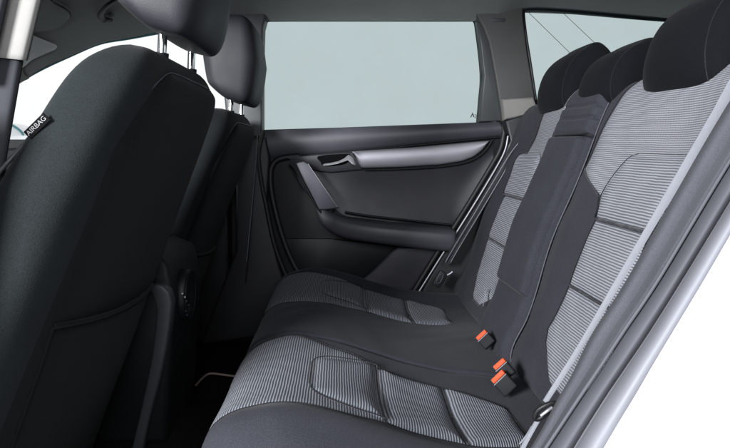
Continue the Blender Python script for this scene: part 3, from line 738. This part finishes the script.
# headrests of the bench
def superring(c, ax, ay, hw, ht, ex, n=40):
    r = []
    for k in range(n):
        th = 2 * math.pi * k / n; a, b = math.cos(th), math.sin(th)
        r.append(c + ax * ht * math.copysign(abs(a) ** (2 / ex), a) + ay * hw * math.copysign(abs(b) ** (2 / ex), b))
    return r
def rear_headrest(yc, dx=0, dz=0, k=1.0, z1=0.312):
    rings = []; N = 44
    z0 = 0.096
    F = [(0, 0.672), (0.05, 0.640), (0.2, 0.626), (0.4, 0.624), (0.6, 0.634), (0.78, 0.657), (0.92, 0.694), (1, 0.73)]
    B = [(0, 0.69), (0.1, 0.715), (0.4, 0.765), (0.7, 0.80), (0.9, 0.80), (1, 0.765)]
    def cr(T_, s):
        return lerp(pl(T_, s), 0.5 * (pl(T_, max(0, s - 0.05)) + pl(T_, min(1, s + 0.05))), 0.8)
    for i in range(N + 1):
        t = i / N; s = math.sin(math.pi * (t - 0.5)) * 0.5 + 0.5
        z = lerp(z0, z1, s)
        e = (1 - abs(2 * s - 1) ** 4.4) ** 0.5 if 0 < s < 1 else 0.0
        e = max(e, 0.03)
        f, b_ = cr(F, s), cr(B, s)
        ht = (b_ - f) / 2 * (0.40 + 0.60 * e)
        hw = lerp(0.134, 0.110, s) * (0.70 + 0.30 * e)
        rings.append(superring(Vector(((f + b_) / 2 + dx, yc, z + dz)), Vector((1, 0, 0.10 * (1 - s))), Vector((0, 1, 0)), hw * k, ht, 3.0))
    h = loft_y('headrest', rings, M_HEAD, bench)
    # seams down both front corners
    for sgn in (-1, 1):
        pts = []
        for i in range(4, N - 3, 3):
            r = rings[i]; c = sum(r, Vector()) / len(r)
            q = r[int(len(r) * (0.635 if sgn < 0 else 0.365))]
            pts.append(q + (c - q) * 0.004)
        tube('seam', pts, 0.0012, M_SEAM, h, smooth_n=3, n=6)
    for sgn in (-1, 1):
        tube('post', [Vector((0.70 + dx, yc + sgn * 0.06, 0.15)), Vector((0.70 + dx, yc + sgn * 0.06, 0.08))], 0.006, M_BLK, h, smooth_n=1)
    return h
rear_headrest(1.075)
rear_headrest(1.405, 0.0, 0.0, 0.88, 0.268)
rear_headrest(1.70)

# ------------------------------------------------------------------ seat belts and buckles
def ribbon(name, c, w, mat, parent, nrm=None):
    """c: list of (px,py,y); w: list of width vectors"""
    P = catmull([at(*q) for q in c], 8); W = catmull(w, 8)
    rows = [[p - q * 0.5, p - q * 0.17 + Vector((0, -0.0008, 0)), p + q * 0.17 + Vector((0, -0.0008, 0)), p + q * 0.5] for p, q in zip(P, W)]
    return grid(name, rows, mat, parent, thick=0.0014, tdir=(0.3, 0.9, 0), angle=60)
nb = thing('seat_belt', 'pale grey rear seat belt along the near edge of the bench', 'seat belt', at(541, 414, 0.86), 'rear seat belts')
ribbon('webbing', [(770, 34, 0.86), (742, 75, 0.86), (716, 117, 0.865), (668, 197, 0.87), (621, 277, 0.875), (580, 347, 0.875), (545, 402, 0.875)],
       [(0.024, -0.008, -0.012), (0.020, -0.008, -0.010), (0.013, -0.007, -0.008), (0.0085, -0.006, -0.006), (0.0068, -0.005, -0.005), (0.006, -0.004, -0.004), (0.005, -0.004, -0.0035)], M_BELT, nb)
bk = tube('anchor', [at(534.5, 418, 0.866), at(537.5, 410.5, 0.863), at(545, 405.5, 0.860), at(554, 402.5, 0.860), at(555, 407, 0.862), at(546, 413.5, 0.864), at(539, 418.5, 0.866)], 0.0036, M_BLK, nb, closed=True)
tube('anchor_plate', [at(541, 415.5, 0.858), at(547, 411, 0.855), at(552, 407.5, 0.858)], 0.0022, M_SILV, bk)
ribbon('lower_webbing', [(539, 418, 0.875), (530, 434, 0.875), (519, 455, 0.875)], [(0.0045, -0.004, -0.003)] * 3, M_BELT, nb)
tube('anchor_strap', [at(532, 426, 0.88), at(526, 436, 0.88), at(519.5, 444, 0.88)], 0.0014, M_BELT, nb)

fb = thing('seat_belt', 'dark shiny rear seat belt hanging along the far door edge', 'seat belt', at(445, 272, 1.9), 'rear seat belts')
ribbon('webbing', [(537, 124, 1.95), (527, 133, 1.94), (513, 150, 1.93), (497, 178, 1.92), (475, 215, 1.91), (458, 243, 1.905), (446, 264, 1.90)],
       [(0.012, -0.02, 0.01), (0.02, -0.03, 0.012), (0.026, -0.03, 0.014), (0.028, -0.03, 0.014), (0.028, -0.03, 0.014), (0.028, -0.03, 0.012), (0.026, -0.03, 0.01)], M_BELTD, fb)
for off in (-2.6, 2.8):
    tube('webbing_edge', [at(x + off * k, y, 1.885) for x, y, k in ((534, 127, 0.3), (515, 150, 0.8), (498, 178, 1), (476, 215, 1), (459, 243, 1), (448, 262, 1))], 0.0016, M_BELT, fb)
ft = box('buckle_tongue', (0.03, 0.012, 0.055), frame(at(440, 279, 1.87), (0.85, 0, -0.5), (0, 1, 0)), M_BLK, fb, 0.004)
tube('tongue_slot', [at(436.5, 283, 1.86), at(439, 275.5, 1.86), at(443.5, 274, 1.86), at(440.5, 282, 1.86)], 0.0016, M_GREYP, ft, closed=True, smooth_n=2)
tube('tongue_tip', [at(447, 275, 1.86), at(450, 273.6, 1.86), at(452.5, 271.5, 1.86)], 0.003, M_SILV, ft)
# belt behind the front seats, a thin bright vertical edge
vb = thing('seat_belt', 'thin dark front seat belt edge beside the far pillar', 'seat belt', at(251, 230, 1.99), 'front seat belts')
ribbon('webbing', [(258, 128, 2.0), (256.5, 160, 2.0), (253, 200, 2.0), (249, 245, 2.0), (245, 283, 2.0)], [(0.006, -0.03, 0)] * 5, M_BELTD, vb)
tube('webbing_edge', [at(257.5, 134, 1.98), at(255.5, 165, 1.98), at(252, 205, 1.98), at(246.5, 262, 1.98)], 0.0014, M_BELT, vb)

def buckle(label, c, y, axis, wide, L=0.05, W=0.034, big=False):
    o = at(*c, y); t = thing('belt_buckle', label, 'belt buckle', o, 'red topped belt buckles on the bench')
    M = frame(o, wide, axis) @ Matrix.Scale(0.84, 4) @ T(0, -0.004, -0.003)                   # x = width, y = length (towards the red end), z = thickness
    box('buckle_body', (W, L, 0.017), M @ T(0, -L / 2, 0), M_BUCK, t, 0.004, 3)
    box('red_button', (W * 0.92, 0.012, 0.0135), M @ T(0, 0.004, 0.001), M_RED, t, 0.0025)
    box('buckle_rim', (W * 0.98, 0.0022, 0.0185), M @ T(0, -0.004, 0), M_BELT, t, 0.0006)
    return t
ax = (-0.55, 0.55, 0.25)
buckle('red belt buckle farthest from the camera, alone near the bench middle', (481.5, 335), 1.40, (-0.45, 0.5, 0.62), (0.68, -0.1, 0.7), L=0.034, W=0.040)
buckle('upper of the two neighbouring red belt buckles, partly hidden behind the other', (499.5, 364), 1.19, (-0.45, 0.5, 0.62), (0.72, -0.1, 0.7), L=0.034, W=0.038)
b3k = buckle('lower red belt buckle in front, with dark patch on its body', (498, 376.5), 1.155, (-0.5, 0.4, 0.62), (0.68, -0.1, 0.72), L=0.040, W=0.042)
# latch tongue lying between
mt = thing('isofix_slot', 'small pale child seat bracket between far backrest panel and cushion', 'bracket', at(485, 297, 1.6))
tube('bracket_loop', [at(487.5, 288, 1.6), at(485.5, 294, 1.59), at(484, 301, 1.585), at(483, 306, 1.59)], 0.0013, M_BELT, mt)
tube('bracket_loop', [at(484.5, 288, 1.6), at(486, 294, 1.59), at(486, 300, 1.585)], 0.0013, M_BELT, mt)

# ------------------------------------------------------------------ front seats
def front_seat(label):
    s = thing('front_seat', label, 'car seat', (-0.45, 0.96, -0.62), 'front seats seen from behind')
    rings = []; N = 60
    def dims(t):
        z = lerp(-0.66, 0.160, t)
        xr = -0.297 + 0.40 * z                 # rear surface
        lo = pl([(-0.66, 0.655), (-0.30, 0.665), (-0.05, 0.70), (0.06, 0.735), (0.12, 0.760), (0.160, 0.785)], z)
        hi = pl([(-0.66, 1.26), (-0.3, 1.27), (0.0, 1.275), (0.10, 1.262), (0.160, 1.24)], z)
        return z, xr, lo, hi
    for i in range(N + 1):
        t = i / N; t = 1 - (1 - t) ** 1.35
        z, xr, lo, hi = dims(t)
        k = max(0.0, (z - 0.070) / 0.090); e = math.sqrt(max(0.0, 1 - k ** 2.6)) if k > 0 else 1.0
        th = pl([(-0.66, 0.10), (-0.3, 0.085), (0.0, 0.072), (0.19, 0.060)], z) * (0.15 + 0.85 * e)
        hw = (hi - lo) / 2 * (0.62 + 0.38 * e)
        c = Vector((xr - 0.070, (lo + hi) / 2, z))
        rings.append(superring(c, Vector((1, 0, -0.25)).normalized(), Vector((0, 1, 0)), hw, th, 3.5, 56))
    b = loft_y('backrest', rings, M_FRONT, s, angle=None)
    # back panel with rounded upper corners, standing proud
    def xrear(y, z):
        lo = pl([(-0.66, 0.655), (-0.30, 0.665), (-0.05, 0.70), (0.06, 0.735), (0.12, 0.760), (0.160, 0.785)], z)
        hi = 1.27; m = (lo + hi) / 2; w = (hi - lo) / 2; q = min(0.98, abs(y - m) / w)
        th = pl([(-0.66, 0.10), (-0.3, 0.085), (0.0, 0.072), (0.19, 0.060)], z)
        k = max(0.0, (z - 0.070) / 0.090); e = math.sqrt(max(0.0, 1 - k ** 2.6))
        return -0.297 + 0.40 * z - 0.070 + th * (0.15 + 0.85 * e) * (1 - q ** 3.5) ** (1 / 3.5)
    rows = []; nv = 70
    for i in range(nv + 1):
        t = 1 - (1 - i / nv) ** 2; z = lerp(-0.62, 0.120, t)
        lo = pl([(-0.62, 0.69), (-0.3, 0.715), (0.0, 0.755), (0.08, 0.80), (0.13, 0.83)], z); hi = 1.225
        k = max(0, (z - 0.042) / 0.078); c = 0.10 * (1 - math.sqrt(max(0, 1 - k * k)))
        lo += c * 0.6; hi -= c
        row = []
        for j in range(41):
            u = j / 40; y = lerp(lo, hi, u); d = min(y - lo, hi - y, 0.122 - z)
            pocket = 0.0
            row.append(Vector((xrear(y, z) - 0.004 + 0.013 * (1 - math.exp(-max(0, d) / 0.008)), y, z)))
        rows.append(row)
    grid('back_panel', rows, M_PANEL, b)
    pe = [r[0] for r in rows[::3]] + [rows[-1][k] for k in range(0, 41, 3)] + [r[-1] for r in rows[::-3]]
    tube('panel_seam', [p + Vector((0.004, 0, 0.001)) for p in pe], 0.0011, M_GREYP, b, smooth_n=1, n=6)
    # map pocket: its upper lip sags across the lower half
    rows = []
    for i in range(40):
        t = i / 39; y = lerp(0.745, 1.19, t); top = lerp(-0.235, -0.285, t) - 0.012 * math.sin(math.pi * t)
        row = []
        for k in range(24):
            s_ = k / 23; z = lerp(top, -0.60, s_)
            puff = 0.020 * math.sin(math.pi * min(1, t * 0.9 + 0.05)) * (0.35 + 0.65 * math.sin(math.pi * min(1, s_ + 0.15)))
            row.append(Vector((xrear(y, z) + 0.006 + puff, y, z)))
        rows.append(row)
    pkt = grid('map_pocket', rows, M_PANEL, b, thick=0.004, tdir=(-1, 0, 0))
    tube('pocket_seam', [p + Vector((0.001, 0, 0)) for p in rows[0]], 0.0022, M_PANEL, pkt, smooth_n=1)
    tube('pocket_hem', [r[0] + Vector((0.002, 0, 0)) for r in rows[::5]] + [rows[-1][0]], 0.0038, M_PANEL, pkt, smooth_n=4)
    # seat base below
    box('seat_base', (0.50, 0.50, 0.16), T(-0.80, 0.95, -0.50), M_FRONT, s, 0.05, 4)
    box('seat_rail', (0.45, 0.42, 0.08), T(-0.78, 0.95, -0.66), M_BLK, s, 0.01)
    # headrest
    rings = []
    for i in range(33):
        t = i / 32; q = math.sin(math.pi * (t - 0.5)) * 0.5 + 0.5
        z = lerp(0.176, 0.42, q); e = max(0.03, (1 - abs(2 * q - 1) ** 5) ** 0.5) if 0 < q < 1 else 0.02
        xr = pl([(0.0, -0.215), (0.5, -0.198), (1.0, -0.215)], q); xf = pl([(0.0, -0.318), (0.16, -0.350), (0.5, -0.362), (1.0, -0.33)], q)
        ht = (xr - xf) / 2 * (0.45 + 0.55 * e); hw = 0.134 * (0.80 + 0.20 * e)
        rings.append(superring(Vector(((xr + xf) / 2, 0.962, z + 0.006)), Vector((1, 0, -0.25 * (1 - q) ** 2)), Vector((0, 1, 0)), hw, ht, 5.0, 56))
    h = loft_y('headrest', rings, M_LEA2, s)
    for y in (0.915, 1.095):
        p = tube('post', [Vector((-0.292, y, 0.10)), Vector((-0.288, y, 0.19)), Vector((-0.286, y, 0.26))], 0.0075, M_CHR, h, n=14)
        bmc = tube('post_collar', [Vector((-0.292, y, 0.145)), Vector((-0.291, y, 0.158))], 0.013, M_BLK, h, n=14, smooth_n=1)
    bt = at(137, 0, 0.833)
    tube('button_ring', [Vector((bt.x + 0.018 * math.cos(a), 0.838, bt.z + 0.006 + 0.016 * math.sin(a))) for a in [k * math.pi / 6 for k in range(12)]], 0.0030, M_BLK, h, closed=True, smooth_n=2)
    rr = [[Vector((bt.x + r * math.cos(a), yy, bt.z + 0.006 + r * 0.9 * math.sin(a))) for a in [k * math.pi / 10 for k in range(20)]] for r, yy in ((0.0165, 0.842), (0.0150, 0.834), (0.010, 0.8335), (0.002, 0.833))]
    loft_y('release_button', rr, M_GREYP, h)
    return s, b
M_LEA2 = plastic('headrest_vinyl', (0.0125, 0.0128, 0.0165), 0.56, grain=500, bstr=0.2, spec=0.3)
fs1, back1 = front_seat('nearest front seat, its big black fabric back facing the bench, airbag tag on its side')
def copy_tree(o, parent=None):
    c = o.copy(); C.objects.link(c); c.parent = parent
    for ch in list(o.children):
        if 'button' not in ch.name: copy_tree(ch, c)
    return c
fs2 = copy_tree(fs1); fs2.location = Vector(fs1.location) + Vector((-0.030, 0.735, -0.042))
fs2['label'] = 'farther front seat mostly hidden behind the nearest one, beside the far door window'
# piping and airbag tag, only on the near side of the nearest seat
tube('side_piping', [at(-6, 178, 0.72), at(10, 160, 0.735), at(28, 140, 0.742), at(48, 117, 0.755), at(62, 99, 0.765), at(76, 80, 0.785), at(88, 65, 0.80)], 0.0032, M_GREYP, back1)
tagM = frame(at(37, 126, 0.722), at(46, 116.5, 0.722) - at(27, 135, 0.722), Vector((-0.7, 0, 0.7)))
tg = box('airbag_tag', (0.036, 0.013, 0.0014), tagM, M_CARP, back1, 0.0004)
text('AIRBAG', tagM @ T(0, 0, 0.0016), 0.0092, M_TAG, tg, 'lettering')

# ------------------------------------------------------------------ centre console
con = thing('centre_console', 'black centre console end with air vent dial between the front seats', 'console', (-0.45, 1.365, -0.62))
prism('console_body', [(-1.1, -0.18), (-0.52, -0.20), (-0.42, -0.215), (-0.385, -0.26), (-0.37, -0.34), (-0.39, -0.66), (-1.1, -0.66)], 1.26, 1.50, M_BLK, con, bev=0.012, seg=3)
cs = [(148, 287), (154, 284), (162, 285), (169, 292), (172, 303), (170, 325), (166, 350), (160, 378), (150, 415), (138, 470), (126, 470), (140, 412), (147, 380), (152, 352), (155, 328), (156, 310), (153, 298)]
prism('side_frame', [atx(x, y, 1.235) for x, y in cs], 1.235, 1.262, M_GREYP, con, bev=0.006, seg=3)
dl = at(184, 290, 1.33)
rr = [[Vector((-0.365 + dx, 1.34 + r * math.cos(a), -0.345 + r * 1.25 * math.sin(a))) for a in [k * math.pi / 12 for k in range(24)]] for dx, r in ((-0.02, 0.048), (0.006, 0.048), (0.010, 0.043), (0.004, 0.037), (0.004, 0.01))]
vt = loft_y('vent_dial', rr, M_BLK, con)
tube('dial_ring', [Vector((-0.355, 1.34 + 0.045 * math.cos(a), -0.345 + 0.057 * math.sin(a))) for a in [k * math.pi / 8 for k in range(16)]], 0.0014, M_BLK, vt, closed=True, smooth_n=2)
for i, (x, y) in enumerate(((183, 280.5), (185.5, 284), (187, 288), (189, 292), (186.5, 298), (187.5, 302))):
    bm_ = box('vent_mark', (0.003, 0.004, 0.003 if i < 3 else 0.002), T(*(at(x - 0.5, y + 13, 1.28))), M_WHITE if i < 2 else M_GREYP, vt, 0.0005)

# ------------------------------------------------------------------ floor mat with pale edging
fm = thing('floor_mat', 'black carpet floor mat with thin pale edging in the rear footwell', 'floor mat', (-0.25, 1.6, -0.715))
box('carpet', (0.36, 0.48, 0.014), T(-0.30, 1.72, -0.70), M_CARP, fm, 0.004)
tube('edging', [at(x, y, 0.689 * 560 / (y - 150)) for x, y in ((196, 385), (203, 377.5), (210, 373.5), (222, 374.5), (238, 376.5))], 0.003, M_STITCH, fm)
